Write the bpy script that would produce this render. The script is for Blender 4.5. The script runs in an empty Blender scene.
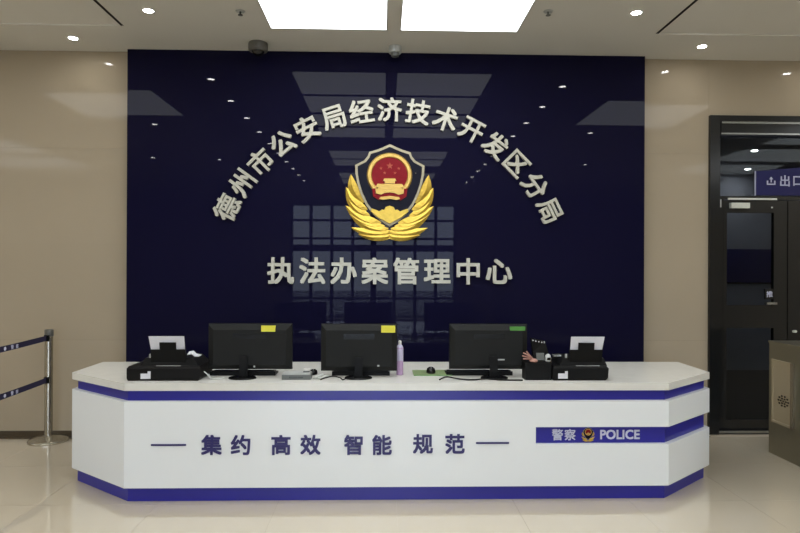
import bpy, bmesh, math, random
from mathutils import Vector, Matrix
random.seed(7)
scene = bpy.context.scene
C = scene.collection
PI = math.pi

# ------------------------------------------------------------------ camera
FPX, YAW, PITCH, ROLL, EYE = 620.0, 0.028, 0.0004, 0.0044, 1.6
fwd = Vector((math.sin(YAW) * math.cos(PITCH), math.cos(YAW) * math.cos(PITCH), math.sin(PITCH)))
rgt = Vector((math.cos(YAW), -math.sin(YAW), 0))
upv = rgt.cross(fwd)
rgt, upv = rgt * math.cos(ROLL) + upv * math.sin(ROLL), upv * math.cos(ROLL) - rgt * math.sin(ROLL)
cam_data = bpy.data.cameras.new('camera')
cam_data.sensor_width = 36
cam_data.lens = FPX / 800 * 36
cam_data.clip_start = 0.05
cam = bpy.data.objects.new('camera', cam_data)
C.objects.link(cam)
cam.matrix_world = Matrix(((rgt.x, upv.x, -fwd.x, 0), (rgt.y, upv.y, -fwd.y, 0), (rgt.z, upv.z, -fwd.z, EYE), (0, 0, 0, 1)))
scene.camera = cam

# ------------------------------------------------------------------ world, exposure
world = bpy.data.worlds.new('world')
scene.world = world
world.use_nodes = True
bg = world.node_tree.nodes['Background']
bg.inputs[0].default_value = (0.76, 0.80, 0.92, 1)      # even overcast daylight, seen through the entrance glazing
bg.inputs[1].default_value = 9.5
scene.view_settings.view_transform = 'Standard'
scene.view_settings.look = 'None'
scene.view_settings.gamma = 1
scene.view_settings.use_curve_mapping = False
scene.view_settings.exposure = 0.22
PANEL_LIGHT = 4.2        # luminous ceiling panels
SIDE_LIGHT = 3.6
SPOT_LIGHT = 110.0        # recessed downlights

# ------------------------------------------------------------------ helpers
def lin(c):
    c = c / 255.0
    return c / 12.92 if c <= 0.04045 else ((c + 0.055) / 1.055) ** 2.4

def rgb(r, g, b):
    return (lin(r), lin(g), lin(b), 1)

def mat(name, col, rough=0.5, metal=0.0, spec=0.5, var=0.0, scale=4.0, bump=0.0, bscale=60.0, coat=0.0, piece=0.0, vein=None):
    m = bpy.data.materials.new(name)
    m.use_nodes = True
    nt = m.node_tree
    p = nt.nodes['Principled BSDF']
    p.inputs['Base Color'].default_value = rgb(*col)
    p.inputs['Roughness'].default_value = rough
    p.inputs['Metallic'].default_value = metal
    p.inputs['Specular IOR Level'].default_value = spec
    p.inputs['Coat Weight'].default_value = coat
    geo = nt.nodes.new('ShaderNodeNewGeometry')
    if var or piece or vein:
        base = nt.nodes.new('ShaderNodeRGB')
        base.outputs[0].default_value = rgb(*col)
        out = base.outputs[0]
        if vein:
            n = nt.nodes.new('ShaderNodeTexNoise')
            n.inputs['Scale'].default_value = scale * 0.6
            n.inputs['Detail'].default_value = 8
            n.inputs['Distortion'].default_value = 1.6
            nt.links.new(geo.outputs['Position'], n.inputs['Vector'])
            r = nt.nodes.new('ShaderNodeValToRGB')
            e = r.color_ramp.elements
            e[0].position, e[0].color = 0.44, (0, 0, 0, 1)
            e[1].position, e[1].color = 0.50, (1, 1, 1, 1)
            e.new(0.56).color = (0, 0, 0, 1)
            nt.links.new(n.outputs['Fac'], r.inputs[0])
            mx = nt.nodes.new('ShaderNodeMixRGB')
            mx.inputs[2].default_value = rgb(*vein)
            k = nt.nodes.new('ShaderNodeMath'); k.operation = 'MULTIPLY'; k.inputs[1].default_value = 0.35
            nt.links.new(r.outputs[0], k.inputs[0])
            nt.links.new(k.outputs[0], mx.inputs[0])
            nt.links.new(out, mx.inputs[1])
            out = mx.outputs[0]
        if var:
            n = nt.nodes.new('ShaderNodeTexNoise')
            n.inputs['Scale'].default_value = scale
            n.inputs['Detail'].default_value = 5
            nt.links.new(geo.outputs['Position'], n.inputs['Vector'])
            h = nt.nodes.new('ShaderNodeHueSaturation')
            mr = nt.nodes.new('ShaderNodeMapRange')
            mr.inputs[1].default_value, mr.inputs[2].default_value = 0.3, 0.7
            mr.inputs[3].default_value, mr.inputs[4].default_value = 1 - var, 1 + var
            nt.links.new(n.outputs['Fac'], mr.inputs[0])
            nt.links.new(mr.outputs[0], h.inputs['Value'])
            nt.links.new(out, h.inputs['Color'])
            out = h.outputs[0]
        if piece:
            oi = nt.nodes.new('ShaderNodeObjectInfo')
            h = nt.nodes.new('ShaderNodeHueSaturation')
            mr = nt.nodes.new('ShaderNodeMapRange')
            mr.inputs[3].default_value, mr.inputs[4].default_value = 1 - piece, 1 + piece
            nt.links.new(oi.outputs['Random'], mr.inputs[0])
            nt.links.new(mr.outputs[0], h.inputs['Value'])
            nt.links.new(out, h.inputs['Color'])
            out = h.outputs[0]
        nt.links.new(out, p.inputs['Base Color'])
    if bump:
        n = nt.nodes.new('ShaderNodeTexNoise')
        n.inputs['Scale'].default_value = bscale
        nt.links.new(geo.outputs['Position'], n.inputs['Vector'])
        b = nt.nodes.new('ShaderNodeBump')
        b.inputs['Strength'].default_value = bump
        b.inputs['Distance'].default_value = 0.01
        nt.links.new(n.outputs['Fac'], b.inputs['Height'])
        nt.links.new(b.outputs[0], p.inputs['Normal'])
    return m

def emit(name, col, s):
    m = mat(name, (240, 240, 235), 0.5)
    p = m.node_tree.nodes['Principled BSDF']
    p.inputs['Emission Color'].default_value = rgb(*col)
    p.inputs['Emission Strength'].default_value = s
    return m

def glass(name, tint, refl=1.0, rough=0.0, ior=1.5):
    m = bpy.data.materials.new(name)
    m.use_nodes = True
    nt = m.node_tree
    nt.nodes.remove(nt.nodes['Principled BSDF'])
    t = nt.nodes.new('ShaderNodeBsdfTransparent'); t.inputs[0].default_value = rgb(*tint)
    g = nt.nodes.new('ShaderNodeBsdfGlossy'); g.inputs['Roughness'].default_value = rough
    f = nt.nodes.new('ShaderNodeFresnel'); f.inputs[0].default_value = ior
    k = nt.nodes.new('ShaderNodeMath'); k.operation = 'MULTIPLY'; k.inputs[1].default_value = refl
    mx = nt.nodes.new('ShaderNodeMixShader')
    nt.links.new(f.outputs[0], k.inputs[0]); nt.links.new(k.outputs[0], mx.inputs[0])
    nt.links.new(t.outputs[0], mx.inputs[1]); nt.links.new(g.outputs[0], mx.inputs[2])
    nt.links.new(mx.outputs[0], nt.nodes['Material Output'].inputs[0])
    return m

M = dict(
    floor=mat('polished beige floor tile', (194, 183, 163), 0.05, coat=0.7, spec=0.8, var=0.02, scale=1.2, piece=0.01),
    grout=mat('floor joint', (168, 156, 136), 0.6),
    border=mat('brown stone border', (84, 72, 56), 0.15, var=0.15, scale=9),
    wall=mat('polished beige marble wall', (160, 147, 126), 0.06, spec=0.16, var=0.025, scale=1.2, piece=0.012),
    wallback=mat('wall joint', (148, 138, 120), 0.6),
    skirting=mat('dark skirting', (70, 60, 46), 0.25, var=0.1),
    ceiling=mat('painted ceiling', (212, 209, 200), 0.8, spec=0.2, var=0.01, scale=1),
    bay=mat('painted ceiling bay', (218, 215, 206), 0.8, spec=0.2, var=0.01, scale=1),
    plaster=mat('side wall plaster', (200, 188, 166), 0.5, var=0.03),
    slot=mat('dark air slot', (40, 36, 32), 0.7),
    whitemetal=mat('white enamel', (205, 203, 196), 0.35),
    diffuser=emit('luminous ceiling diffuser', (246, 251, 255), PANEL_LIGHT),
    sidediff=emit('side ceiling diffuser', (246, 251, 255), SIDE_LIGHT),
    lamp=emit('downlight lamp', (252, 252, 250), SPOT_LIGHT),
    corrlamp=emit('corridor lamp', (252, 252, 250), 260.0),
    navy=mat('navy lacquered glass', (18, 17, 40), 0.015, spec=0.09),
    navyedge=mat('navy panel edge', (14, 13, 30), 0.3),
    letter=mat('champagne metal lettering', (186, 183, 168), 0.38, metal=0.15, var=0.03, scale=20),
    gold=mat('polished gold', (190, 158, 62), 0.3, metal=0.65, var=0.12, scale=30),
    palegold=mat('pale gold', (200, 164, 84), 0.35, metal=0.5, var=0.06, scale=30),
    silver=mat('silver beading', (160, 150, 124), 0.35, metal=0.5, bump=0.3, bscale=120),
    badgenavy=mat('badge navy enamel', (8, 9, 28), 0.35, spec=0.12),
    starcol=mat('star enamel', (176, 84, 62), 0.4, spec=0.2),
    red=mat('badge red enamel', (128, 22, 31), 0.4, spec=0.1, var=0.08, scale=30),
    white=mat('white counter paint', (226, 229, 229), 0.22, spec=0.5, var=0.006, scale=2),
    worktop=mat('off-white stone worktop', (216, 214, 206), 0.18, var=0.02, scale=14),
    blue=mat('royal blue band', (38, 36, 142), 0.3, var=0.03, scale=3),
    inkblue=mat('indigo lettering', (38, 32, 92), 0.4),
    stripewhite=mat('white stripe lettering', (200, 202, 222), 0.4),
    black=mat('black plastic', (9, 9, 9), 0.5, spec=0.18, var=0.1, scale=20),
    blackgloss=mat('black glossy plastic', (8, 8, 8), 0.25, spec=0.3),
    charcoal=mat('charcoal monitor shell', (24, 25, 24), 0.6, spec=0.2, var=0.05, scale=12),
    screen=mat('monitor screen', (10, 12, 16), 0.1),
    brownblack=mat('brown black plastic', (13, 11, 10), 0.5, spec=0.18),
    paper=mat('white paper', (208, 208, 212), 0.7),
    yellow=mat('yellow sticker', (214, 206, 62), 0.6),
    green=mat('green sticker', (72, 132, 52), 0.6),
    greenpad=mat('green cutting pad', (116, 134, 92), 0.6, var=0.08, scale=30),
    grey=mat('grey plastic', (92, 94, 90), 0.4),
    lightgrey=mat('light grey plastic', (172, 174, 170), 0.4),
    pink=mat('lilac bottle', (178, 148, 182), 0.3),
    lilac=mat('pale lilac bottle shoulder', (182, 176, 198), 0.3),
    skinpink=mat('pinkish rubber', (172, 128, 114), 0.6),
    clear=mat('white cable', (190, 192, 186), 0.4),
    steel=mat('brushed steel', (170, 164, 150), 0.22, metal=0.9, bump=0.02, bscale=200),
    gatesteel=mat('satin gate steel', (132, 127, 110), 0.28, metal=0.75, var=0.05, scale=3),
    gatepanel=mat('champagne gate inset', (176, 164, 138), 0.28, metal=0.5),
    belt=mat('navy webbing belt', (34, 30, 62), 0.7, bump=0.1, bscale=300),
    frame=mat('black anodised frame', (26, 27, 28), 0.18, metal=0.2),
    doorsteel=mat('silver rail', (150, 152, 148), 0.25, metal=0.8),
    closer=mat('silver door closer', (196, 198, 188), 0.4, metal=0.2),
    signnavy=mat('navy sign film', (26, 26, 76), 0.4, spec=0.2),
    signtext=mat('pale sign lettering', (178, 180, 202), 0.5),
    corridor=mat('grey corridor wall', (150, 150, 162), 0.5, var=0.05),
    corridornavy=mat('corridor navy board', (34, 32, 96), 0.4),
    doorglass=glass('dark tinted door glass', (205, 210, 212), 0.2),
    winglass=glass('clear window glass', (232, 238, 242), 1.0),
    mullion=mat('grey window mullion', (60, 60, 64), 0.4),
    paving=mat('outdoor paving', (150, 150, 150), 0.8, var=0.1),
    smoke=mat('smoked dome', (14, 13, 12), 0.12),
    camgrey=mat('grey camera body', (86, 84, 78), 0.5),
)

def link(name, me, m, parent=None, loc=None):
    o = bpy.data.objects.new(name, me)
    C.objects.link(o)
    if m is not None and not me.materials:
        me.materials.append(M[m] if isinstance(m, str) else m)
    if parent is not None:
        o.parent = parent
    if loc is not None:
        o.location = loc
    return o

def fin(bm, name, m, parent=None, loc=None, bevel=0.0, seg=2, smooth=False):
    if bevel:
        es = [e for e in bm.edges if len(e.link_faces) == 2 and e.calc_face_angle(0) > 0.6]
        bmesh.ops.bevel(bm, geom=es, offset=bevel, segments=seg, affect='EDGES', profile=0.6, clamp_overlap=True)
    bmesh.ops.recalc_face_normals(bm, faces=bm.faces)
    me = bpy.data.meshes.new(name)
    bm.to_mesh(me)
    bm.free()
    if smooth:
        for p in me.polygons:
            p.use_smooth = True
        try:
            me.set_sharp_from_angle(angle=0.7)
        except Exception:
            pass
    return link(name, me, m, parent, loc)

def box(bm, x0, x1, y0, y1, z0, z1):
    v = [bm.verts.new(p) for p in ((x0, y0, z0), (x1, y0, z0), (x1, y1, z0), (x0, y1, z0), (x0, y0, z1), (x1, y0, z1), (x1, y1, z1), (x0, y1, z1))]
    for f in ((3, 2, 1, 0), (4, 5, 6, 7), (0, 1, 5, 4), (1, 2, 6, 5), (2, 3, 7, 6), (3, 0, 4, 7)):
        bm.faces.new([v[i] for i in f])
    return v

def bx(name, m, parent, x0, x1, y0, y1, z0, z1, bevel=0.0, **k):
    bm = bmesh.new()
    box(bm, x0, x1, y0, y1, z0, z1)
    return fin(bm, name, m, parent, bevel=bevel, **k)

def loft(bm, rings, cap=True, closed=True):
    vr = [[bm.verts.new(p) for p in r] for r in rings]
    n = len(vr[0])
    for a, b in zip(vr, vr[1:]):
        for i in range(n if closed else n - 1):
            j = (i + 1) % n
            bm.faces.new((a[i], a[j], b[j], b[i]))
    if cap:
        bm.faces.new(list(reversed(vr[0])))
        bm.faces.new(vr[-1])

def lathe(bm, prof, c=(0, 0, 0), n=28, sx=1, sy=1):
    loft(bm, [[(c[0] + r * sx * math.cos(2 * PI * i / n), c[1] + r * sy * math.sin(2 * PI * i / n), c[2] + z) for i in range(n)] for r, z in prof])

def prism_xz(bm, poly, y0, y1, inset=0.0):
    """polygon in the X-Z plane, extruded in Y; front (y0) optionally inset toward the centroid"""
    cx = sum(p[0] for p in poly) / len(poly); cz = sum(p[1] for p in poly) / len(poly)
    f = [(cx + (x - cx) * (1 - inset), y0, cz + (z - cz) * (1 - inset)) for x, z in poly]
    loft(bm, [f, [(x, y1, z) for x, z in poly]])

def prism_xy(bm, poly, z0, z1):
    loft(bm, [[(x, y, z0) for x, y in poly], [(x, y, z1) for x, y in poly]])

def tube(bm, pts, r, n=8):
    pts = [Vector(p) for p in pts]
    rings = []
    for i, p in enumerate(pts):
        d = (pts[min(i + 1, len(pts) - 1)] - pts[max(i - 1, 0)]).normalized()
        a = d.cross(Vector((0, 0, 1)))
        if a.length < 1e-3:
            a = Vector((1, 0, 0))
        a.normalize(); b = d.cross(a)
        rings.append([p + a * (r * math.cos(2 * PI * k / n)) + b * (r * math.sin(2 * PI * k / n)) for k in range(n)])
    loft(bm, rings)

def smoothpath(pts, n=6):
    out = []
    P = [Vector(p) for p in pts]
    for i in range(len(P) - 1):
        p0, p1, p2, p3 = P[max(i - 1, 0)], P[i], P[i + 1], P[min(i + 2, len(P) - 1)]
        for k in range(n):
            t = k / n
            out.append(0.5 * ((2 * p1) + (p2 - p0) * t + (2 * p0 - 5 * p1 + 4 * p2 - p3) * t * t + (3 * p1 - p0 - 3 * p2 + p3) * t ** 3))
    out.append(P[-1])
    return out

def tag(o, label=None, cat=None, group=None, kind=None):
    if label: o['label'] = label
    if cat: o['category'] = cat
    if group: o['group'] = group
    if kind: o['kind'] = kind
    return o

def thing(name, label, cat, loc=(0, 0, 0), group=None, rotz=0.0):
    o = bpy.data.objects.new(name, None)
    o.empty_display_size = 0.1
    C.objects.link(o)
    o.location = loc
    o.rotation_euler = (0, 0, rotz)
    return tag(o, label, cat, group)

def struct(name, label=None):
    o = bpy.data.objects.new(name, None)
    C.objects.link(o)
    return tag(o, label, kind='structure')

def copy_tree(o, parent=None):
    c = o.copy()
    C.objects.link(c)
    if parent is not None:
        c.parent = parent
    for ch in list(o.children):
        copy_tree(ch, c)
    return c

GLYPH = {}
def glyph(ch, size, depth, bold, ink=None):
    """solid lettering mesh in the X-Z plane, centred, facing -Y. ink = (width, height) of the drawn shape"""
    key = (ch, size, depth, bold, ink)
    if key in GLYPH:
        return GLYPH[key]
    cu = bpy.data.curves.new('glyph', 'FONT')
    cu.body = ch
    cu.size = size
    cu.extrude = depth / 2
    cu.resolution_u = 3
    o = bpy.data.objects.new('glyph', cu)
    C.objects.link(o)
    dg = bpy.context.evaluated_depsgraph_get()
    dg.update()
    src = bpy.data.meshes.new_from_object(o.evaluated_get(dg))
    bpy.data.objects.remove(o)
    bpy.data.curves.remove(cu)
    # heavier strokes: the thin outline repeated around a small circle, as one solid
    sv = [tuple(v.co) for v in src.vertices]; sf = [tuple(p.vertices) for p in src.polygons]
    shifts = [(0, 0)] + ([(bold * a, bold * b) for a in (-1, 1) for b in (-1, 1)] if bold else [])
    vs, fs = [], []
    for k, (dx, dy) in enumerate(shifts):
        n0 = len(vs)
        vs += [(x + dx, y + dy, z - k * 0.0002) for x, y, z in sv]
        fs += [tuple(i + n0 for i in f) for f in sf]
    bpy.data.meshes.remove(src)
    me = bpy.data.meshes.new('glyph')
    me.from_pydata(vs, [], fs)
    xs = [v.co.x for v in me.vertices]; ys = [v.co.y for v in me.vertices]
    cx, cy = (min(xs) + max(xs)) / 2, (min(ys) + max(ys)) / 2
    w, h = max(xs) - min(xs), max(ys) - min(ys)
    kx = ink[0] / w if ink and ink[0] else 1
    ky = ink[1] / h if ink and ink[1] else kx
    if ink and not ink[0]: kx = ky
    for v in me.vertices:
        x, y, z = v.co
        v.co = ((x - cx) * kx, -z, (y - cy) * ky)
    me.materials.clear()
    GLYPH[key] = me
    return me

def char(name, ch, size, depth, bold, m, parent, x, y, z, roll=0.0, ink=None):
    me = glyph(ch, size, depth, bold, ink).copy()
    o = link(name, me, m, parent, (x, y, z))
    o.rotation_euler = (0, roll, 0)
    return o

# ------------------------------------------------------------------ room dimensions (metres)
XL, XR, YB, YF, ZC = -8.0, 8.2, 5.90, -7.4, 3.61     # YB: marble wall face behind the counter, YF: entrance glazing
PXL, PXR, PY = -2.375, 2.482, 5.82                   # navy panel
DX0, DX1, DZ = 3.14, 5.36, 3.07                      # doorway opening

# floor
fl = bx('floor', 'grout', None, XL, XR, YF, YB + 0.3, -0.08, -0.003)
tag(fl, 'polished beige marble tile floor of the lobby', kind='structure')
T = 0.8
bm = bmesh.new(); box(bm, -T / 2 + .001, T / 2 - .001, -T / 2 + .001, T / 2 - .001, -0.003, 0.0)
tile0 = fin(bm, 'tile', 'floor', fl)
first = True
YEND = YB - 0.10
ny = 9
for i in range(21):
    for j in range(ny):
        x = XL + T / 2 + i * T + 0.1
        y = YEND - T / 2 - j * T
        if x + T / 2 > XR:
            continue
        if first:
            t = tile0; first = False
        else:
            t = tile0.copy(); C.objects.link(t)
        t.location = (x, y, 0)
far = bx('far_tile_field', 'floor', fl, XL, XR, YF, YEND - ny * T - .001, -0.003, 0.0)
far['kind'] = 'stuff'
bx('border_strip', 'border', fl, XL, DX0 - .02, YEND + .001, YB, -0.003, 0.0005)

# back wall: core, marble slabs, doorway left open
wb = struct('wall_back', 'beige polished marble wall behind the counter')
bx('wall_core', 'wallback', wb, XL, DX0, YB + 0.012, YB + 0.25, -.08, ZC + .1)
bx('wall_core', 'wallback', wb, DX0, DX1, YB + 0.012, YB + 0.25, DZ, ZC + .1)
bx('wall_core', 'wallback', wb, DX1, XR, YB + 0.012, YB + 0.25, -.08, ZC + .1)
def slab(x0, x1, z0, z1):
    bx('marble_slab', 'wall', wb, x0 + .0004, x1 - .0004, YB, YB + 0.012, z0 + .0004, z1 - .0004)
rows = (0.0, 0.9, 1.8, 2.7, ZC)
xs = [XL, -7.2, -6.0, -4.8, -3.6, -2.36]
for a, b in zip(xs, xs[1:]):
    for z0, z1 in zip(rows, rows[1:]):
        slab(a, b, z0, z1)
for z0, z1 in zip(rows, rows[1:]):
    slab(2.47, DX0, z0, z1)
    slab(DX1, XR, z0, z1)
slab(DX0, (DX0 + DX1) / 2, DZ, ZC); slab((DX0 + DX1) / 2, DX1, DZ, ZC)
bb = tag(bx('baseboard_back', 'skirting', None, XL, PXL, YB - 0.012, YB, 0, 0.05, bevel=.002), 'thin dark skirting at the foot of the marble wall', kind='structure')
bb2 = tag(bx('baseboard_door', 'skirting', None, PXR, DX0 - .04, YB - 0.012, YB, 0, 0.05, bevel=.002), 'thin dark skirting between navy panel and doorway', kind='structure')

# side walls, entrance wall with glazing
tag(bx('wall_left', 'plaster', None, XL - 0.2, XL, YF, YB + .25, -.08, ZC + .1), 'beige side wall of the lobby', kind='structure')
tag(bx('wall_right', 'plaster', None, XR, XR + 0.2, YF, YB + .25, -.08, ZC + .1), 'beige side wall past the gate', kind='structure')
wf = struct('wall_front', 'entrance wall behind the camera')
WX0, WX1, WZ0, WZ1 = -2.85, 2.28, 0.0, 3.55
bx('wall_pier', 'plaster', wf, XL, WX0, YF - .25, YF, -.08, ZC + .1)
bx('wall_pier', 'plaster', wf, WX1, XR, YF - .25, YF, -.08, ZC + .1)
bx('lintel', 'plaster', wf, WX0, WX1, YF - .25, YF, WZ1, ZC + .1)
win = struct('window_1', 'tall mullioned entrance glazing reflected in the navy panel')
bays = [WX0 + (WX1 - WX0) * k / 8 for k in range(9)]
zr = [0.05, 0.62, 2.10, 2.46, 3.02, 3.5]
for x in bays:
    w = 0.045 if x not in (bays[4], bays[0], bays[8]) else 0.09
    bx('mullion', 'mullion', win, x - w, x + w, YF - .2, YF - .05, 0, WZ1)
for z in zr:
    h = 0.17 if z == 2.10 else 0.035
    for a, b in zip(bays, bays[1:]):
        bx('transom_bar', 'mullion', win, a + .046, b - .046, YF - .19, YF - .06, z - .03, z + h)
for a, b in zip(bays, bays[1:]):
    for z0, z1 in zip(zr, zr[1:]):
        bx('pane', 'winglass', win, a + .03, b - .03, YF - .13, YF - .12, z0 + .03, z1)
gr = tag(bx('ground', 'paving', None, -16, 16, -30, YF - .25, -0.2, -0.02), 'grey paving outside the entrance', kind='structure')

# ceiling: middle field and perimeter, raised side bays
SLX0, SLX1, SY = -2.19, 2.345, 5.27
ce = struct('ceiling', 'painted off-white ceiling with sunk side bays')
bx('ceiling_field', 'ceiling', ce, SLX0 + .013, SLX1 - .013, YF, SY, ZC, ZC + .1)
bx('ceiling_margin', 'ceiling', ce, XL, XR, SY, YB + .012, ZC, ZC + .1)
bx('ceiling_bay', 'bay', ce, XL, SLX0 - .013, YF, SY, ZC + .012, ZC + .1)
bx('ceiling_bay', 'bay', ce, SLX1 + .013, XR, YF, SY, ZC + .012, ZC + .1)
for x, side in ((SLX0, 'left of the luminous ceiling panels'), (SLX1, 'right of the luminous ceiling panels')):
    s = thing('air_slot', 'long dark linear air slot in the ceiling ' + side, 'air vent', (x, 0, ZC))
    bx('slot_back', 'slot', s, -.013, .013, YF + .05, SY, 0.03, .05)
    bx('slot_side', 'slot', s, -.013, -.010, YF + .05, SY, 0.0, .03)
    bx('slot_side', 'slot', s, .010, .013, YF + .05, SY, 0.0, .03)
    bx('slot_blade', 'slot', s, -.003, .003, YF + .05, SY, 0.004, .03)

# ------------------------------------------------------------------ ceiling lights
def light_panel(x0, x1, y0, y1, label, m='diffuser', group='luminous ceiling panels', z=ZC):
    t = thing('ceiling_light_panel', label, 'ceiling light', ((x0 + x1) / 2, (y0 + y1) / 2, z), group)
    hx, hy = (x1 - x0) / 2, (y1 - y0) / 2
    bx('diffuser', m, t, -hx + .012, hx - .012, -hy + .012, hy - .012, -.008, 0)
    bm = bmesh.new()
    box(bm, -hx, hx, -hy, -hy + .012, -.010, 0); box(bm, -hx, hx, hy - .012, hy, -.010, 0)
    box(bm, -hx, -hx + .012, -hy + .012, hy - .012, -.010, 0); box(bm, hx - .012, hx, -hy + .012, hy - .012, -.010, 0)
    fin(bm, 'frame', 'whitemetal', t)
LX = ((-0.955, 0.035), (0.135, 1.14))
first_rows = True
for y0, y1 in ((4.40, 5.25), (3.55, 4.34), (2.78, 3.47), (2.02, 2.70), (0.12, 0.90), (-0.68, 0.04), (-2.4, -1.6), (-3.3, -2.5), (-4.9, -4.1), (-5.8, -5.0), (-7.4, -6.6)):
    for k, (x0, x1) in enumerate(LX):
        if first_rows:
            lab = ('bright square ceiling panel left of the middle bar', 'bright square ceiling panel right of the middle bar')[k]
        else:
            lab = 'luminous ceiling panel further back, seen only mirrored in the navy glass'
        light_panel(x0, x1, y0, y1, lab)
    first_rows = False
light_panel(-4.0, -2.66, 3.24, 4.46, 'side bay ceiling light mirrored at the left edge of the navy glass', 'sidediff', 'side bay lights', ZC + .012)
light_panel(2.70, 4.1, 2.95, 4.25, 'side bay ceiling light mirrored at the right edge of the navy glass', 'sidediff', 'side bay lights', ZC + .012)

for x0, x1, w in ((-7.8, -6.0, 'left'), (6.1, 7.9, 'right')):  # unseen outer panels, added to brighten the counter from the sides
    for y0 in (3.6, 2.0, 0.4, -1.2):
        light_panel(x0, x1, y0, y0 + 1.25, 'added unseen fill light panel on the ceiling, far to the ' + w + ' of the picture', 'sidediff', 'added outer fill lights ' + w, ZC + .012)

def downlight0():
    t = thing('downlight', 'x', 'downlight', (0, 0, 0), 'recessed downlights')
    bm = bmesh.new()
    n = 20
    prof = [(.037, -.002), (.039, -.008), (.048, -.007), (.052, 0.0), (.037, 0.0)]
    rings = [[(r * math.cos(2 * PI * i / n), r * math.sin(2 * PI * i / n), z) for i in range(n)] for r, z in prof]
    loft(bm, rings + [rings[0]], cap=False)
    bmesh.ops.remove_doubles(bm, verts=bm.verts, dist=1e-6)
    fin(bm, 'trim_ring', 'whitemetal', t, smooth=True)
    bm = bmesh.new(); lathe(bm, [(.036, -.004), (.036, 0.0)], n=20)
    fin(bm, 'lamp', 'lamp', t)
    return t
dl = downlight0()
spots = [(-1.85, 4.93, 'recessed downlight left of the bright ceiling panels'), (1.985, 4.82, 'recessed downlight right of the bright ceiling panels'),
         (-2.74, 5.55, 'recessed downlight over the marble wall by the left air slot'), (2.88, 5.53, 'recessed downlight over the marble wall near the doorway'),
         (4.15, 5.53, 'recessed downlight above the glass doorway, mirrored in the marble'), (-4.15, 5.55, 'recessed downlight above the far left of the marble wall')]
for k in range(1, 10):
    for x in (-1.85, 1.985):
        spots.append((x, 4.93 - .87 * k if x < 0 else 4.82 - .87 * k, 'downlight of the long side rows, seen only mirrored in the navy glass'))
for x, y in ((-3.26, 2.7), (3.1, 2.43), (-4.3, -.07), (-3.1, -.2), (3.96, -.4), (-3.2, -3), (3.3, -3)):
    spots.append((x, y, 'single downlight in a side bay, seen only mirrored in the glossy wall'))
for i, (x, y, lab) in enumerate(spots):
    t = dl if i == 0 else copy_tree(dl)
    inbay = (x < SLX0 or x > SLX1) and y < SY
    t.location = (x, y, ZC + (.012 if inbay else 0))
    t['label'] = lab
    t['group'] = 'side bay downlights' if 'side bay' in lab else 'mirrored downlight rows' if 'long side rows' in lab else 'recessed downlights'

# ------------------------------------------------------------------ ceiling cameras and sprinklers
t = thing('dome_camera', 'black dome camera on the ceiling above the navy panel', 'camera', (-1.13, 5.62, ZC))
bm = bmesh.new(); lathe(bm, [(.082, 0), (.086, -.01), (.086, -.065), (.078, -.075)][::-1]); fin(bm, 'housing', 'camgrey', t, smooth=True)
bm = bmesh.new(); lathe(bm, [(.002, -.118), (.025, -.113), (.043, -.1), (.052, -.085), (.055, -.074)]); fin(bm, 'dome', 'smoke', t, smooth=True)
t = thing('ceiling_sensor', 'small pale sensor on the ceiling above the badge', 'sensor', (0.105, 5.66, ZC))
bm = bmesh.new(); lathe(bm, [(.056, -.06), (.06, -.05), (.06, 0)]); fin(bm, 'housing', 'lightgrey', t, smooth=True)
bm = bmesh.new(); lathe(bm, [(.012, -.098), (.034, -.09), (.040, -.059)]); fin(bm, 'lens_cap', 'grey', t, smooth=True)
for x, y, s in ((-1.13, 4.92, 'left'), (1.29, 4.83, 'right')):
    t = thing('sprinkler', 'tiny grey ceiling sprinkler beside the bright panels, ' + s + ' one', 'sprinkler', (x, y, ZC), 'ceiling sprinklers')
    bm = bmesh.new(); lathe(bm, [(.035, -.006), (.038, 0)], n=16); fin(bm, 'escutcheon', 'lightgrey', t)
    bm = bmesh.new(); lathe(bm, [(.02, -.034), (.02, -.030), (.006, -.029), (.008, -.006)], n=12); fin(bm, 'deflector', 'grey', t)

# ------------------------------------------------------------------ navy feature panel
t = thing('feature_panel', 'tall glossy navy glass panel behind the counter carrying lettering and badge', 'wall panel', (0, 0, 0))
bx('glass_face', 'navy', t, PXL, PXR, PY, PY + .012, 0.0, ZC - .002)
bx('backing_frame', 'navyedge', t, PXL + .004, PXR - .004, PY + .012, YB + .011, 0.0, ZC - .002)

# arched and straight lettering on the panel
LD = 0.03
arc = thing('arched_lettering', 'pale metal characters in an arch over the badge', 'lettering', (0.06, PY, 1.385))
RAD = 1.685
text = '德州市公安局经济技术开发区分局'
for i, ch in enumerate(text):
    a = math.radians(-63.4 + 126.8 * i / (len(text) - 1))
    char('character', ch, 0.235, LD, 0.0048, 'letter', arc, RAD * math.sin(a), -LD / 2 - .0035, RAD * math.cos(a), a)
row = thing('straight_lettering', 'pale metal characters in one straight row under the badge', 'lettering', (0.0735, PY, 1.56))
text = '执法办案管理中心'
for i, ch in enumerate(text):
    char('character', ch, 0.255, LD, 0.0062, 'letter', row, -1.02 + 2.04 * i / 7, -LD / 2 - .0035, 0.0)

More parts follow.
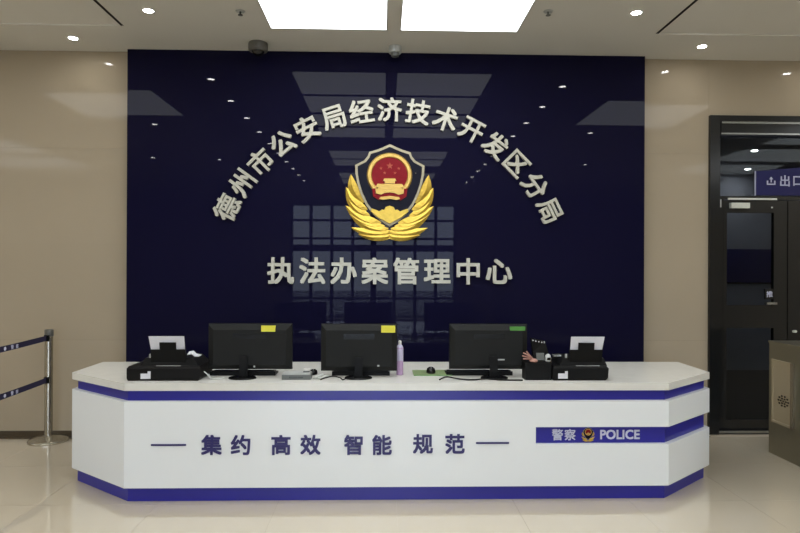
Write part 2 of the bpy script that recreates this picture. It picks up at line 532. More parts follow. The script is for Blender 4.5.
# ------------------------------------------------------------------ police badge
K = 0.00193
def badge(root, k, ydir=-1.0, simple=False):
    """built in badge pixels: origin at (265, 270), x right, z up; y grows toward the viewer"""
    def P(x, y):
        return ((x - 265) * k, (270 - y) * k)
    def mirror(pts):
        return pts + [(530 - x, y) for x, y in reversed(pts) if abs(x - 265) > 1]
    D = k / K
    half = [(265, 46), (238, 58), (205, 72), (165, 84), (158, 104), (140, 126), (97, 148), (99, 190), (108, 235), (124, 285), (150, 340), (185, 385), (222, 418), (265, 444)]
    outer = mirror(half)
    # shield: two stepped plates
    bm = bmesh.new(); prism_xz(bm, [P(*p) for p in outer], -.034 * D, -.002)
    fin(bm, 'shield_border', 'silver', root, bevel=.003 * D)
    inner = [(265 + (x - 265) * .925, 240 + (y - 240) * .93) for x, y in outer]
    bm = bmesh.new(); prism_xz(bm, [P(*p) for p in inner], -.042 * D, -.034 * D)
    fin(bm, 'shield_field', 'badgenavy', root)
    # gold ring and red disc of the emblem
    cx, cy = 264, 196
    n = 48
    def circ(r, ry=None):
        ry = ry or r
        return [P(cx + r * math.cos(2 * PI * i / n), cy - ry * math.sin(2 * PI * i / n)) for i in range(n)]
    bm = bmesh.new()
    o0, o1, i1, i0 = circ(110, 108), circ(104, 102), circ(90, 88), circ(84, 82)
    loft(bm, [[(x, -.042 * D, z) for x, z in o0], [(x, -.058 * D, z) for x, z in o1], [(x, -.058 * D, z) for x, z in i1], [(x, -.042 * D, z) for x, z in i0]], cap=False)
    fin(bm, 'emblem_ring', 'palegold', root, smooth=True)
    bm = bmesh.new(); prism_xz(bm, circ(86, 84), -.049 * D, -.042 * D)
    fin(bm, 'emblem_disc', 'red', root)
    if simple:
        bm = bmesh.new(); prism_xz(bm, [P(*p) for p in ((195, 268), (205, 240), (235, 232), (240, 212), (290, 212), (295, 232), (325, 240), (335, 268))], -.06 * D, -.049 * D)
        fin(bm, 'gate_tower', 'palegold', root)
    else:
        # red drapery below the ring
        bm = bmesh.new(); prism_xz(bm, [P(*p) for p in ((180, 262), (350, 262), (345, 300), (318, 318), (265, 312), (212, 318), (185, 300))], -.060 * D, -.042 * D)
        fin(bm, 'drapery', 'red', root, bevel=.003)
        # gate tower: roofs and base
        for poly in (((232, 226), (238, 214), (292, 214), (298, 226)), ((240, 238), (240, 226), (290, 226), (290, 238)),
                     ((194, 256), (204, 240), (326, 240), (336, 256)), ((203, 266), (207, 256), (323, 256), (327, 266)),
                     ((196, 286), (194, 264), (240, 266), (290, 266), (336, 264), (334, 286), (310, 293), (290, 284), (265, 281), (240, 284), (220, 293)),
                     ((212, 312), (220, 303), (265, 297), (310, 303), (318, 312), (300, 317), (265, 312), (230, 317))):
            bm = bmesh.new(); prism_xz(bm, [P(*p) for p in poly], -.070 * D, -.049 * D, .04)
            fin(bm, 'gate_tower', 'palegold', root)
        # one large and four small stars
        for sx, sy, r in ((265, 152, 17), (222, 164, 8), (308, 164, 8), (240, 186, 8), (290, 186, 8)):
            pts = []
            for q in range(10):
                a = PI / 2 + q * PI / 5
                rr = r if q % 2 == 0 else r * .42
                pts.append(P(sx + rr * math.cos(a), sy - rr * math.sin(a)))
            bm = bmesh.new(); prism_xz(bm, pts, -.053 * D, -.049 * D)
            fin(bm, 'star', 'starcol', root)
        # rampart
        ramp = [(172, 372), (178, 358), (200, 366), (214, 372), (228, 362), (238, 366), (246, 350), (265, 344), (284, 350), (292, 366), (302, 362), (316, 372), (330, 366), (352, 358), (358, 372), (322, 402), (265, 432), (208, 402)]
        bm = bmesh.new(); prism_xz(bm, [P(*p) for p in ramp], -.056 * D, -.042 * D, .03)
        fin(bm, 'rampart', 'gold', root, bevel=.002)
        bm = bmesh.new(); lathe(bm, [(.002, -.006), (.006, 0), (.002, .006)], n=8)
        fin(bm, 'stud', 'silver', root, loc=(P(390, 186)[0], -.046 * D, P(390, 186)[1]))
    # laurel leaves, mirrored pairs
    leaves = [((135, 330), (76, 192), 60), ((145, 372), (54, 255), 58), ((160, 400), (62, 305), 50), ((215, 440), (52, 344), 62), ((235, 455), (72, 385), 54), ((255, 466), (105, 415), 48), ((266, 478), (80, 450), 50), ((268, 492), (115, 484), 34)]
    if simple:
        leaves = [leaves[i] for i in (0, 3, 6)]
    for q, (b, tip, w) in enumerate(leaves):
        for s in (1, -1):
            bp = Vector((265 + (b[0] - 265) * s, b[1])); tp = Vector((265 + (tip[0] - 265) * s, tip[1]))
            d = tp - bp; L = d.length; d.normalize(); nrm = Vector((-d.y, d.x)) * s
            rings = []
            N = 9
            for i in range(N + 1):
                u = i / N
                wid = w * .5 * (math.sin(PI * min(1, .12 + .88 * u) ** .8)) ** .8 if i < N else .6
                wid = max(wid, .6)
                cen = bp + d * (L * u) + nrm * (-(w * .28) * math.sin(PI * u))
                y0 = -.004 * D
                ys = (-.020 - .002 * q) * D
                l = cen + nrm * wid; r_ = cen - nrm * wid
                lx, lz = P(*l); rx, rz = P(*r_); mx, mz = P(*cen)
                rings.append([(lx, y0, lz), (lx, ys, lz), (mx, ys - .016 * D * (1 - abs(2 * u - 1) ** 2) - .002, mz), (rx, ys, rz), (rx, y0, rz)])
            bm = bmesh.new(); loft(bm, rings)
            fin(bm, 'laurel_leaf', 'gold', root)
bd = thing('police_badge', 'large gold and navy shield badge with red emblem and laurel leaves', 'badge', (0.063, PY, 2.311))
badge(bd, K)

# ------------------------------------------------------------------ reception counter
CY_F, CY_O, CY_B = 4.224, 4.66, 5.17
CXL, CXLF, CXR, CXRF = -2.295, -1.735, 2.495, 1.978
ZT, ZWB, ZB, ZP = 0.807, 0.756, 0.684, 0.0995
path = [(CXL, CY_B), (CXL, CY_O), (CXLF, CY_F), (CXRF, CY_F), (CXR, CY_O), (CXR, CY_B)]
def offset(path, d):
    """move an open polyline inward (to the counter's inside) by d with mitred corners"""
    out = []
    for i, p in enumerate(path):
        p = Vector(p)
        ns = []
        for a, b in ((i - 1, i), (i, i + 1)):
            if a >= 0 and b < len(path):
                e = (Vector(path[b]) - Vector(path[a])).normalized()
                ns.append(Vector((-e.y, e.x)))
        if len(ns) == 1:
            q = p + ns[0] * d
        else:
            m_ = (ns[0] + ns[1]).normalized()
            q = p + m_ * (d / m_.dot(ns[0]))
        out.append((q.x, q.y))
    return out
ct = thing('reception_counter', 'long white reception counter with blue bands and chamfered ends', 'counter', (0, 0, 0))
IN = 0.035
p1 = offset(path, IN)
p2 = offset(path, IN + .03)
def ring_strip(name, m, pa, pb, z0, z1, bevel=0.0, parent=ct):
    bm = bmesh.new()
    prism_xy(bm, list(pa) + list(reversed(pb)), z0, z1)
    return fin(bm, name, m, parent, bevel=bevel)
ring_strip('plinth', 'blue', p1, p2, 0.0, ZP)
ring_strip('core', 'blue', p1, p2, ZP, ZB)
ring_strip('upper_band', 'blue', p1, p2, ZB, ZWB)
# worktop slab
bm = bmesh.new(); prism_xy(bm, path, ZWB, ZT); fin(bm, 'worktop', 'worktop', ct, bevel=.006)
# white cladding, one panel per facet; the right part is split by the blue stripe
SX, SZ0, SZ1 = 1.055, 0.386, 0.504
def facet(i, z0, z1, x_from=None):
    a, b, c, d = path[i], path[i + 1], p1[i + 1], p1[i]
    bm = bmesh.new(); prism_xy(bm, [a, b, c, d], z0, z1)
    return fin(bm, 'cladding_panel', 'white', ct)
facet(0, ZP, ZB); facet(1, ZP, ZB)
# front: one panel notched for the stripe
bm = bmesh.new()
pf = [(CXLF, ZP), (CXRF, ZP), (CXRF, SZ0), (SX, SZ0), (SX, SZ1), (CXRF, SZ1), (CXRF, ZB), (CXLF, ZB)]
qi = {CXLF: p1[2][0], CXRF: p1[3][0], SX: SX}
loft(bm, [[(x, CY_F, z) for x, z in pf], [(qi[x], CY_F + IN, z) for x, z in pf]])
fin(bm, 'cladding_panel', 'white', ct)
facet(3, ZP, SZ0); facet(3, SZ1, ZB); facet(4, ZP, SZ0); facet(4, SZ1, ZB)
# slogan on the front
Yt = CY_F - .003
for ch, x, z in (('集', -1.150, .391), ('约', -.955, .390), ('高', -.683, .389), ('效', -.484, .389), ('智', -.193, .388), ('能', .001, .387), ('规', .280, .393), ('范', .499, .392)):
    char('slogan_character', ch, 0.14, .006, .0035, 'inkblue', ct, x, Yt, z)
for x0, x1, z in ((-1.554, -1.320, .392), (.643, .870, .3975)):
    bx('slogan_dash', 'inkblue', ct, x0, x1, CY_F - .006, CY_F, z - .006, z + .006)
# stripe: characters, small badge, POLICE
Ys = CY_F + IN - .002
for ch, x in (('警', 1.214), ('察', 1.302)):
    char('stripe_character', ch, 0.082, .004, .0009, 'stripewhite', ct, x, Ys, .443)
char('stripe_word', 'POLICE', 0.1, .004, .0024, 'stripewhite', ct, 1.651, Ys, .443, ink=(.277, .066))
sb = bpy.data.objects.new('stripe_badge', None); C.objects.link(sb); sb.parent = ct; sb.location = (1.428, CY_F + IN, .445)
badge(sb, 0.000215, simple=True)

# ------------------------------------------------------------------ things on the counter
W = ZT + 0.0005
def monitor(x0, x1, z0, z1, yb, base_x, base_y, label, stick, stickm, dot=None, rot=0.0):
    cx = (x0 + x1) / 2; hw = (x1 - x0) / 2
    t = thing('monitor', label, 'monitor', (cx, yb, W), 'monitors seen from behind', rot)
    z0 -= W; z1 -= W
    bm = bmesh.new()
    def rr(hx, za, zb, y): return [(-hx, y, za), (hx, y, za), (hx, y, zb), (-hx, y, zb)]
    loft(bm, [rr(hw * .86, z0 + .035, z1 - .045, -.012), rr(hw * .97, z0 + .012, z1 - .012, .006), rr(hw - .003, z0 + .002, z1 - .002, .012), rr(hw - .003, z0 + .002, z1 - .002, .022)])
    fin(bm, 'rear_shell', 'charcoal', t, bevel=.004)
    bm = bmesh.new(); box(bm, -hw, hw, .022, .036, z0, z1); fin(bm, 'bezel', 'black', t, bevel=.003)
    bx('screen', 'screen', t, -hw + .012, hw - .012, .036, .0375, z0 + .02, z1 - .012)
    for s in range(5):
        bx('vent_slit', 'blackgloss', t, -hw * .4, hw * .4, -.0128, -.011, z1 - .075 - s * .008, z1 - .072 - s * .008)
    bx('neck', 'black', t, base_x - cx - .028, base_x - cx + .028, -.03, -.011, .010, z0 + .10, bevel=.004)
    bm = bmesh.new(); lathe(bm, [(1, 0), (1, .006), (.93, .011), (.4, .014)], (base_x - cx, base_y - yb, 0), 32, .098, .075)
    fin(bm, 'stand_base', 'blackgloss', t, smooth=True)
    sx0, sx1, sz0, sz1 = stick
    def yface(x, z):
        return -.013
    zt_ = z1 - .045
    # small sticker stuck to the upper rear edge
    bm = bmesh.new(); box(bm, sx0 - cx, sx1 - cx, -.0135, .0115, sz0 - W, sz1 - W)
    fin(bm, 'sticker', stickm, t)
    if dot:
        bx('maker_label', 'lightgrey', t, dot[0] - cx, dot[1] - cx, -.0135, -.0115, dot[2] - W, dot[3] - W)
    return t
monitor(-1.242, -.645, .862, 1.190, 4.45, -.985, 4.405, 'widest black monitor with yellow sticker next to the printer', (-.862, -.762, 1.134, 1.176), 'yellow', (-.915, -.903, .88, .892), 0.0)
monitor(-.440, .107, .850, 1.188, 4.45, -.168, 4.405, 'middle black monitor with yellow sticker beside the slim bottle', (-.008, .092, 1.128, 1.177), 'yellow', (-.035, -.02, .885, .897))
monitor(.484, 1.050, .862, 1.190, 4.45, .80, 4.405, 'black monitor with green sticker beside the heaped card box', (.918, 1.028, 1.144, 1.172), 'green', (.83, .88, .93, .94))

def keyboard(x0, x1, y, label):
    t = thing('keyboard', label, 'keyboard', ((x0 + x1) / 2, y, W), 'black keyboards under the monitors')
    hw = (x1 - x0) / 2
    bm = bmesh.new(); loft(bm, [[(-hw, -.07, 0), (hw, -.07, 0), (hw, -.07, .030), (-hw, -.07, .030)], [(-hw, .07, 0), (hw, .07, 0), (hw, .07, .014), (-hw, .07, .014)]])
    fin(bm, 'case', 'black', t, bevel=.004)
    for r in range(5):
        y0 = -.058 + r * .023
        zt = .030 - (y0 + .07) / .14 * .016
        bx('key_row', 'blackgloss', t, -hw + .012, hw - .012, y0, y0 + .019, zt - .003, zt + .005, bevel=.002)
keyboard(-1.245, -.775, 4.585, 'black keyboard under the widest monitor')
keyboard(-.365, .055, 4.585, 'black keyboard under the middle monitor')
keyboard(.470, .955, 4.585, 'black keyboard under the monitor with green sticker')

def printer(x0, x1, px0, px1, label, lx, side, right_part):
    cx = (px0 + px1) / 2
    t = thing('printer', label, 'printer', (cx, 4.46, W), 'black desktop printers')
    a, b = x0 - cx, x1 - cx
    y0, y1 = -.15, .16
    # base body with tapered lower corners
    bm = bmesh.new()
    loft(bm, [[(a + .006, y0 + .004, 0), (b - .02, y0 + .004, 0), (b - .02, y1, 0), (a + .006, y1, 0)],
              [(a, y0, .02), (b - .004, y0, .02), (b - .004, y1, .02), (a, y1, .02)],
              [(a, y0, .085), (b, y0, .085), (b, y1, .085), (a, y1, .085)],
              [(a + .012, y0 + .01, .100), (b - .012, y0 + .01, .100), (b - .012, y1, .100), (a + .012, y1, .100)]])
    body = fin(bm, 'body', 'brownblack' if side else 'black', t, bevel=.004)
    # upper body
    ua, ub = px0 - cx - .04, px1 - cx + .04 * right_part
    bm = bmesh.new()
    loft(bm, [[(ua - .03, y0 + .03, .098), (ub + .05 * right_part, y0 + .03, .098), (ub + .05 * right_part, y1 - .01, .098), (ua - .03, y1 - .01, .098)],
              [(ua, y0 + .05, .150), (ub, y0 + .05, .150), (ub, y1 - .03, .150), (ua, y1 - .03, .150)]])
    fin(bm, 'top_cover', 'black', t, bevel=.004)
    # rear paper tray leaning toward the visitor, paper behind its middle tab
    pa, pb = px0 - cx, px1 - cx
    def slab_t(name, m, xa, xb, za, zb, ya, yb, th, k=0.0):
        bm = bmesh.new()
        loft(bm, [[(xa, ya, za), (xb, ya, za), (xb, ya + th, za), (xa, ya + th, za)], [(xa + k, yb, zb), (xb - k, yb, zb), (xb - k, yb + th, zb), (xa + k, yb + th, zb)]])
        return fin(bm, name, m, t, bevel=.001)
    slab_t('paper_tray', 'black', pa + .003, pb - .003, .09, .212, -.105, -.125, .022)
    slab_t('tray_tab', 'black', -.056, .056, .205, .262, -.124, -.134, .012)
    lean = -.010 if side else .010
    bm = bmesh.new()
    q = .305
    loft(bm, [[(pa + .008, -.098, .15), (pb - .008, -.098, .15), (pb - .008, -.095, .15), (pa + .008, -.095, .15)],
              [(pa + lean, -.128, q), (pb + lean, -.128, q), (pb + lean, -.125, q), (pa + lean, -.125, q)]])
    fin(bm, 'paper_sheet', 'paper', t)
    bx('seam_strip', 'lightgrey', t, -.075, .09, y0 + .012, y0 + .02, .1, .103)  # thin pale grey strip along the top seam of the body
    bx('rating_label', 'paper', t, lx - cx, lx - cx + .068, y0 - .0015, y0 + .0025, .014, .050)
    bx('label_tab', 'paper', t, lx - cx + .048, lx - cx + .068, y0 - .0015, y0 + .0025, .050, .066)
    bx('paper_guide', 'lightgrey', t, pa - .018, pa - .006, -.09, -.07, .148, .176, bevel=.002)
    return t
printer(-1.755, -1.250, -1.606, -1.362, 'black printer with white paper at the left end of the counter', -1.660, True, 1.0)
printer(1.195, 1.590, 1.320, 1.558, 'black printer with white paper at the right end of the counter', 1.232, False, .35)

# curled paper slip lying on the left printer's shoulder
bm = bmesh.new()
pts = [(-1.376, .024), (-1.345, .030), (-1.325, .014), (-1.300, .012), (-1.283, .020)]
wid = [.05, .05, .04, .03, .006]
rings = []
for (x, z), w in zip(pts, wid):
    zz = W + .150 + max(0, z - .012)
    rings.append([(x, 4.44 - w / 2, zz), (x, 4.44 + w / 2, zz + .018 * w / .05), (x, 4.44 + w / 2, zz + .018 * w / .05 + .002), (x, 4.44 - w / 2, zz + .006)])
loft(bm, rings)
tag(fin(bm, 'paper_slip', 'paper', None), 'curled white paper slip on top of the printer at the left end', 'paper')
bm = bmesh.new(); tube(bm, smoothpath([(-1.262, 4.40, W + .055), (-1.225, 4.39, W + .03), (-1.19, 4.37, W + .006), (-1.15, 4.36, W + .006), (-1.11, 4.39, W + .006)]), .005)
tag(fin(bm, 'white_cable', 'clear', None, smooth=True), 'short white cable drooping beside the printer at the left end', 'cable')

# card reader and small things left of the middle monitor
t = thing('card_reader', 'flat grey card reader with pale lid between two monitors', 'card reader', (-.60, 4.40, W))
bx('case', 'grey', t, -.10, .10, -.055, .055, 0, .034, bevel=.004)
bx('lid', 'lightgrey', t, -.098, .098, -.05, .055, .034, .043, bevel=.003)
bx('card_slot', 'blackgloss', t, -.05, .05, -.0565, -.054, .016, .020)
t = thing('desk_gadget', 'small white topped gadget resting on the grey card reader', 'gadget', (-.535, 4.415, W + .0435))
bx('gadget_body', 'grey', t, -.022, .022, -.02, .025, 0, .012, bevel=.003)
bx('gadget_cap', 'whitemetal', t, -.022, .022, -.02, .025, .012, .022, bevel=.003)
t = thing('notepad', 'dark grey notepad lying behind the card reader', 'notepad', (-.625, 4.56, W))
bx('cover', 'grey', t, -.055, .055, -.05, .05, 0, .016, bevel=.002)
bx('page_block', 'paper', t, -.053, .053, -.0515, -.049, .003, .013)
t = thing('computer_mouse', 'black computer mouse behind the grey card reader', 'mouse', (-.505, 4.58, W))
bm = bmesh.new(); lathe(bm, [(1, 0), (1, .012), (.85, .026), (.5, .034), (.1, .036)], n=20, sx=.03, sy=.05); fin(bm, 'shell', 'blackgloss', t, smooth=True)
bx('scroll_wheel', 'grey', t, -.004, .004, -.03, -.014, .026, .036, bevel=.002)
bm = bmesh.new(); tube(bm, smoothpath([(-.485, 4.37, W + .006), (-.45, 4.36, W + .02), (-.42, 4.40, W + .028), (-.44, 4.44, W + .016), (-.47, 4.41, W + .008), (-.43, 4.35, W + .008), (-.40, 4.39, W + .02), (-.385, 4.45, W + .008)]), .007)
tag(fin(bm, 'pale_cable', 'clear', None, smooth=True), 'coiled pale cable heaped beside the card reader', 'cable')
bm = bmesh.new(); tube(bm, smoothpath([(-.43, 4.33, W + .004), (-.40, 4.33, W + .016), (-.34, 4.34, W + .026), (-.29, 4.33, W + .016), (-.275, 4.325, W + .004), (-.25, 4.33, W + .012), (-.20, 4.33, W + .018)]), .004)
tag(fin(bm, 'black_cable', 'black', None, smooth=True), 'looping thin black cable in front of the middle monitor', 'cable')

# slim bottle
t = thing('spray_bottle', 'slim lilac bottle standing right of the middle monitor', 'bottle', (.129, 4.55, W))
bm = bmesh.new(); lathe(bm, [(.024, 0), (.026, .004), (.026, .19), (.025, .2)], n=24); fin(bm, 'bottle_body', 'pink', t, smooth=True)
bm = bmesh.new(); lathe(bm, [(.0262, .105), (.0262, .19), (.022, .21), (.012, .222)], n=24); fin(bm, 'shoulder', 'lilac', t, smooth=True)
bm = bmesh.new(); lathe(bm, [(.012, .22), (.012, .246), (.007, .252)], n=16); fin(bm, 'cap', 'whitemetal', t, smooth=True)

# green pad with black mouse, black cables in front of the right monitor
t = thing('cutting_pad', 'thin green pad between the middle and right monitors', 'desk pad', (.37, 4.62, W))
bm = bmesh.new(); box(bm, -.14, .14, -.11, .11, 0, .006); fin(bm, 'pad', 'greenpad', t, bevel=.002)
bx('pad_edge', 'green', t, -.141, .141, -.1115, -.109, 0, .005)
t = thing('computer_mouse', 'black computer mouse on the green pad', 'mouse', (.362, 4.60, W + .0065))
bm = bmesh.new(); lathe(bm, [(1, 0), (1, .014), (.85, .03), (.5, .04), (.1, .043)], n=20, sx=.034, sy=.055); fin(bm, 'shell', 'blackgloss', t, smooth=True)
bx('scroll_wheel', 'grey', t, -.004, .004, -.034, -.016, .030, .042, bevel=.002)
bm = bmesh.new(); tube(bm, smoothpath([(.40, 4.32, W + .005), (.425, 4.34, W + .013), (.46, 4.36, W + .018), (.53, 4.33, W + .010), (.62, 4.31, W + .006), (.70, 4.32, W + .009), (.76, 4.31, W + .012), (.83, 4.31, W + .005), (.98, 4.30, W + .005)]), .0055)
tag(fin(bm, 'black_cable', 'black', None, smooth=True), 'long black cable lying in front of the right monitor', 'cable')
# black card box with small things heaped on it
t = thing('card_box', 'squat black box beside the printer at the right end', 'box', (1.09, 4.40, W))
bm = bmesh.new(); box(bm, -.085, .098, -.075, .030, 0, .110); fin(bm, 'box_body', 'black', t, bevel=.005)
bx('box_lid', 'brownblack', t, -.088, .101, -.078, .032, .110, .122, bevel=.003)
ZB2 = W + .1225
t = thing('card_terminal', 'black card terminal with row of white dots, on the squat box', 'terminal', (1.13, 4.40, ZB2))
bm = bmesh.new()
loft(bm, [[(-.055, -.03, 0), (.06, -.03, 0), (.06, .04, 0), (-.055, .04, 0)], [(-.058, -.018, .07), (.05, -.018, .07), (.05, .03, .07), (-.058, .03, .07)], [(-.07, .0, .165), (.03, .0, .145), (.03, .03, .145), (-.07, .03, .165)]])
fin(bm, 'housing', 'blackgloss', t, bevel=.006)
bm = bmesh.new(); loft(bm, [[(-.036, -.034, .012), (.020, -.034, .012), (.020, -.026, .012), (-.036, -.026, .012)], [(-.036, -.0215, .062), (.020, -.0215, .062), (.020, -.014, .062), (-.036, -.014, .062)]])
fin(bm, 'keypad', 'grey', t)
for i in range(4):
    bm = bmesh.new(); lathe(bm, [(.002, -.005), (.005, 0), (.002, .005)], n=8)
    fin(bm, 'indicator', 'paper', t, loc=(-.055 + i * .021, -.0035, .148 - .0045 * i))
bx('side_clip', 'lightgrey', t, .022, .030, -.004, .004, .118, .142)
t = thing('cleaning_glove', 'pinkish rubber glove draped at the edge of the squat box', 'glove', (1.045, 4.345, ZB2))
for q, (dx, dz, ln) in enumerate(((-.052, .058, .0), (-.058, .036, .01), (-.050, .014, .0), (-.026, .066, .0))):
    bm = bmesh.new(); tube(bm, smoothpath([(.028, .0 + q * .004, .012), (.0, -.006 + q * .005, .016 + dz * .4), (dx, -.004 + q * .006, .010 + dz)]), .0052)
    fin(bm, 'glove_finger', 'skinpink', t, smooth=True)
bm = bmesh.new(); lathe(bm, [(.5, 0), (1, .006), (1, .016), (.5, .026)], (.022, .0, 0), 16, .028, .026); fin(bm, 'glove_palm', 'skinpink', t, smooth=True)
t = thing('hand_scanner', 'grey rounded scanner head on the squat box', 'scanner', (1.20, 4.375, W + .1505))
bm = bmesh.new(); lathe(bm, [(.5, 0), (.9, .008), (1, .028), (.8, .048), (.35, .058)], (0, 0, 0), 20, .022, .026); fin(bm, 'head', 'lightgrey', t, smooth=True)
bx('scan_window', 'smoke', t, -.012, .012, -.0275, -.02, .018, .036, bevel=.002)
t.location = (1.172, 4.355, ZB2)
t = thing('label_strip', 'short pale strip on top of the right end printer', 'strip', (1.262, 4.45, W + .1505))
bx('strip_body', 'grey', t, -.03, .03, -.02, .02, 0, .012, bevel=.002)
for i in range(3):
    bx('strip_mark', 'lightgrey', t, -.026 + i * .019, -.012 + i * .019, -.0215, -.019, .002, .010)

# ------------------------------------------------------------------ stanchions and belts
def stanchion(x, y, label):
    t = thing('stanchion', label, 'stanchion', (x, y, 0), 'belt barrier posts')
    bm = bmesh.new(); lathe(bm, [(.168, 0), (.170, .012), (.158, .026), (.10, .038), (.045, .046), (.035, .055)], n=40); fin(bm, 'base', 'steel', t, smooth=True)
    bm = bmesh.new(); lathe(bm, [(.034, .05), (.034, .985)], n=28); fin(bm, 'pole', 'steel', t, smooth=True)
    bm = bmesh.new(); lathe(bm, [(.037, .955), (.038, .96), (.038, 1.008), (.034, 1.016), (.01, 1.018)], n=28); fin(bm, 'cap', 'camgrey', t, smooth=True)
    for z in (.56, .94):
        bx('belt_clip', 'black', t, -.022, .022, -.045, -.030, z - .028, z + .028, bevel=.003)
    return t
PX_, PY0, PY1 = -3.03, 5.725, 3.75
stanchion(PX_, PY0, 'chrome belt post standing at the foot of the marble wall')
stanchion(-3.09, PY1, 'chrome belt post nearer the visitor, out of the picture at left')
for z, lab, pos in ((.94, 'upper navy belt strung from the chrome post', .40), (.56, 'lower navy belt strung from the chrome post', .40)):
    b = thing('barrier_belt', lab, 'belt', (0, 0, 0), 'navy barrier belts')
    ya, yb2 = PY0 - .046, PY1 + .046
    rings = []
    for i in range(13):
        u = i / 12
        y = ya + (yb2 - ya) * u
        x = PX_ + (-3.09 - PX_) * u
        zz = z - .02 * math.sin(PI * u)
        rings.append([(x - .001, y, zz - .024), (x + .001, y, zz - .024), (x + .001, y, zz + .024), (x - .001, y, zz + .024)])
    bm = bmesh.new(); loft(bm, rings); fin(bm, 'webbing', 'belt', b)
    u = .26
    for q, ch in enumerate('警察'):
        me = glyph(ch, .036, .002, .0006).copy()
        o = link('belt_character', me, 'stripewhite', b, (PX_ - .055 * (u - .03 * q) + .0022, ya + (yb2 - ya) * (u - .035 * q), z - .02 * math.sin(PI * u)))
        o.rotation_euler = (0, 0, PI / 2)
    bm = bmesh.new(); prism_xz(bm, [(.016 * math.sin(a * PI / 4), .016 * math.cos(a * PI / 4)) for a in range(8)], -.001, .001)
    o = fin(bm, 'belt_mark', 'stripewhite', b, loc=(PX_ - .055 * .31 + .0022, ya + (yb2 - ya) * .31, z - .02 * math.sin(PI * .31)))
    o.rotation_euler = (0, 0, PI / 2)

# ------------------------------------------------------------------ doorway at the right
df = tag(bpy.data.objects.new('door_1', None), 'black framed glass doorway at the right', kind='structure'); C.objects.link(df)
F0, F1 = YB - .03, YB + .22      # portal depth
bx('jamb', 'frame', df, DX0 + .002, DX0 + .10, F0, F1, 0, DZ, bevel=.004)
bx('jamb', 'frame', df, DX1 - .10, DX1 - .002, F0, F1, 0, DZ, bevel=.004)
bx('head', 'frame', df, DX0 + .10, DX1 - .10, F0, F1, DZ - .055, DZ, bevel=.004)
bx('head_mirror_strip', 'doorsteel', df, DX0 + .12, DX1 - .10, F0 + .01, F0 + .02, DZ - .075, DZ - .055)
bx('head_panel', 'frame', df, DX0 + .12, DX1 - .10, F0 + .02, F1, DZ - .165, DZ - .075)
bx('rail_line', 'doorsteel', df, DX0 + .115, DX1 - .10, F0 + .012, F0 + .04, DZ - .180, DZ - .165, bevel=.002)
G = YB + .05
bx('transom_glass', 'doorglass', df, DX0 + .10, DX1 - .10, G, G + .012, 2.30, DZ - .18)
bx('transom_bar', 'frame', df, DX0 + .10, DX1 - .10, G - .03, G + .04, 2.265, 2.30, bevel=.003)
bx('side_seal', 'frame', df, DX0 + .10, DX0 + .165, G - .02, G + .03, 0.02, 2.265)
bx('hinge', 'lightgrey', df, DX0 + .125, DX0 + .140, G - .03, G - .02, 2.19, 2.27)
bx('threshold', 'frame', df, DX0 + .10, DX1 - .10, F0 + .01, F1, 0, .03, bevel=.003)
bx('threshold_rail', 'doorsteel', df, DX0 + .10, DX1 - .10, F0 + .004, F0 + .02, .012, .034)
def leaf(x0, x1, hinge_left, n):
    t = thing('glass_door', ('black framed glass door leaf with silver closer', 'second black framed glass door leaf by the picture edge')[n], 'door', (0, 0, 0), 'glass door leaves')
    y0, y1 = G - .022, G + .022
    s = .075
    bx('stile', 'frame', t, x0, x0 + (.035 if hinge_left else .13), y0, y1, .035, 2.26, bevel=.003)
    bx('stile', 'frame', t, x1 - (.13 if hinge_left else .035), x1, y0, y1, .035, 2.26, bevel=.003)
    a, b = (x0 + .035, x1 - .13) if hinge_left else (x0 + .13, x1 - .035)
    bx('top_rail', 'frame', t, a, b, y0, y1, 2.14, 2.26)
    bx('mid_rail', 'frame', t, a, b, y0, y1, 1.02, 1.24)
    bx('bottom_rail', 'frame', t, a, b, y0, y1, .035, .13)
    bx('pane', 'doorglass', t, a, b, G - .006, G + .006, 1.24, 2.14)
    bx('pane', 'doorglass', t, a, b, G - .006, G + .006, .13, 1.02)
    if hinge_left:
        bx('closer_arm', 'closer', t, a - .0, b + .01, y0 - .03, y0 - .012, 2.262, 2.280, bevel=.002)
        bx('closer_body', 'closer', t, a + .02, a + .20, y0 - .045, y0 - .001, 2.18, 2.232, bevel=.004)
        bx('closer_screw', 'lightgrey', t, b - .03, b - .015, y0 - .004, y0 - .0005, 2.185, 2.20)
        bx('pull_handle', 'doorsteel', t, b - .09, b + .01, y0 - .04, y0 - .0005, 1.25, 1.272, bevel=.003)
        cx_ = b - .045
    else:
        cx_ = x0 + .175
        bm = bmesh.new(); lathe(bm, [(.018, -.012), (.022, 0), (.016, .01)], n=14); fin(bm, 'lock_knob', 'closer', t, loc=(x0 + .06, y0 - .012, .99))
    bx('door_plate', 'frame', t, cx_ - .04, cx_ + .04, y0 - .004, y0 + .017, 1.30, 1.40)
    char('door_character', '推', .065, .003, .001, 'signtext', t, cx_, y0 - .0058, 1.35)
leaf(3.305, 3.935, True, 0)
leaf(3.945, 4.575, False, 1)
bx('fixed_panel_post', 'frame', df, 4.58, 4.66, G - .02, G + .02, .03, 2.265)
bx('fixed_glass', 'doorglass', df, 4.66, DX1 - .10, G - .006, G + .006, .03, 2.265)

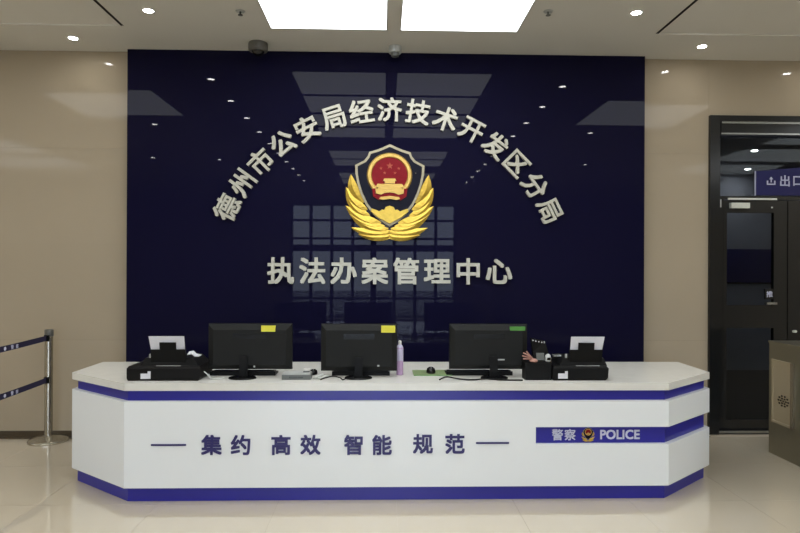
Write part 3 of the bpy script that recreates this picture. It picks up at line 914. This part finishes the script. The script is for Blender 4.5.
# exit sign on the transom
t = thing('exit_sign', 'navy exit sign with pale characters above the glass doors', 'sign', (3.625, G - .004, 2.31))
bm = bmesh.new(); prism_xz(bm, [(0, 0), (1.2, 0), (1.2, .34), (0, .235)], -.018, 0); fin(bm, 'sign_board', 'signnavy', t, bevel=.002)
bx('sign_edge', 'signtext', t, -.006, -.001, -.018, 0, 0, .235)
char('sign_character', '出', .115, .004, .0016, 'signtext', t, .285, -.0205, .142)
char('sign_character', '口', .115, .004, .0016, 'signtext', t, .412, -.0205, .142)
# exit arrow icon: a tray with an upward arrow
ic = bpy.data.objects.new('sign_arrow', None); C.objects.link(ic); ic.parent = t; ic.location = (.148, -.0185, .138)
bm = bmesh.new(); prism_xz(bm, [(-.042, -.035), (.042, -.035), (.042, .005), (.030, .005), (.030, -.024), (-.030, -.024), (-.030, .005), (-.042, .005)], -.004, 0); fin(bm, 'arrow_tray', 'signtext', ic)
bm = bmesh.new(); prism_xz(bm, [(-.005, -.012), (.005, -.012), (.005, .018), (.018, .018), (0, .044), (-.018, .018), (-.005, .018)], -.004, 0); fin(bm, 'arrow_head', 'signtext', ic)

# corridor behind the doors
cr = struct('wall_corridor', 'grey walls of the corridor behind the glass doors')
CE = 9.6
bx('corridor_floor', 'border', cr, 2.6, 7.2, YB + .3, CE, -.08, -.002)
bx('corridor_side', 'frame', cr, 2.5, 2.6, YB + .25, CE, -.08, ZC + .1)
bx('corridor_side', 'corridor', cr, 7.2, 7.3, YB + .25, CE, -.08, ZC + .1)
bx('corridor_end', 'corridor', cr, 5.25, 7.2, CE, CE + .1, -.08, ZC + .1)
bx('corridor_end_door', 'frame', cr, 2.6, 5.25, CE - .06, CE + .1, -.08, ZC + .1)
bx('corridor_ceiling', 'corridor', cr, 2.6, 7.2, YB + .25, CE, 3.1, 3.2)
for i, (x, y, lab) in enumerate(((4.72, 7.75, 'small downlight in the corridor ceiling seen through the door glass'), (5.5, 9.2, 'downlight at the far corridor end seen through the door glass'), (6.2, 7.9, 'downlight of the corridor hidden past the picture edge'))):
    t = copy_tree(dl)
    t.location = (x, y, 3.1)
    t['label'] = lab
    t['group'] = 'corridor downlights'
    for ch in t.children:
        if ch.name.startswith('lamp'):
            ch.data = ch.data.copy(); ch.data.materials[0] = M['corrlamp']
t = thing('notice_board', 'dim navy board on the corridor wall behind the glass door', 'board', (5.75, CE, 1.38))
bx('board', 'corridornavy', t, -.42, .5, -.035, -.005, 0, .52)
bx('board_trim', 'frame', t, -.43, .51, -.035, -.005, -.02, 0)

# ------------------------------------------------------------------ gate cabinet at the right edge
t = thing('gate_cabinet', 'satin steel passage gate cabinet at the right edge', 'gate', (3.370, 5.31, 0))
GW, GL, GH = .30, 1.45, .955
bm = bmesh.new()
box(bm, 0, GW, -GL, 0, 0.0, GH)
fin(bm, 'cabinet_body', 'gatesteel', t, bevel=.008)
bx('top_plate', 'gatesteel', t, -.006, GW + .006, -GL - .006, .006, GH, GH + .016, bevel=.004)
# inset panel with raised rim on the face toward the counter
iy0, iy1, iz0, iz1 = -.32, -.055, .30, .80
bx('inset_panel', 'gatepanel', t, -.004, 0.002, iy0, iy1, iz0, iz1)
bx('inset_rim', 'steel', t, -.018, 0, iy0 - .02, iy0 + .016, iz0 - .02, iz1 + .02, bevel=.006)
bx('inset_rim', 'gatepanel', t, -.010, 0, iy1 - .008, iy1 + .008, iz0 - .02, iz1 + .02, bevel=.003)
bx('inset_rim', 'gatepanel', t, -.010, 0, iy0 + .016, iy1 - .008, iz0 - .02, iz0, bevel=.003)
bx('inset_rim', 'gatepanel', t, -.010, 0, iy0 + .016, iy1 - .008, iz1, iz1 + .02, bevel=.003)
hy, hz = -.20, .485
for ring, n in ((0.0, 1), (.022, 6), (.042, 10)):
    for i in range(n):
        a = 2 * PI * i / n
        bx('speaker_hole', 'blackgloss', t, -.0065, -.0035, hy + 1.5 * ring * math.cos(a) - .010, hy + 1.5 * ring * math.cos(a) + .010, hz + ring * math.sin(a) - .0065, hz + ring * math.sin(a) + .0065)
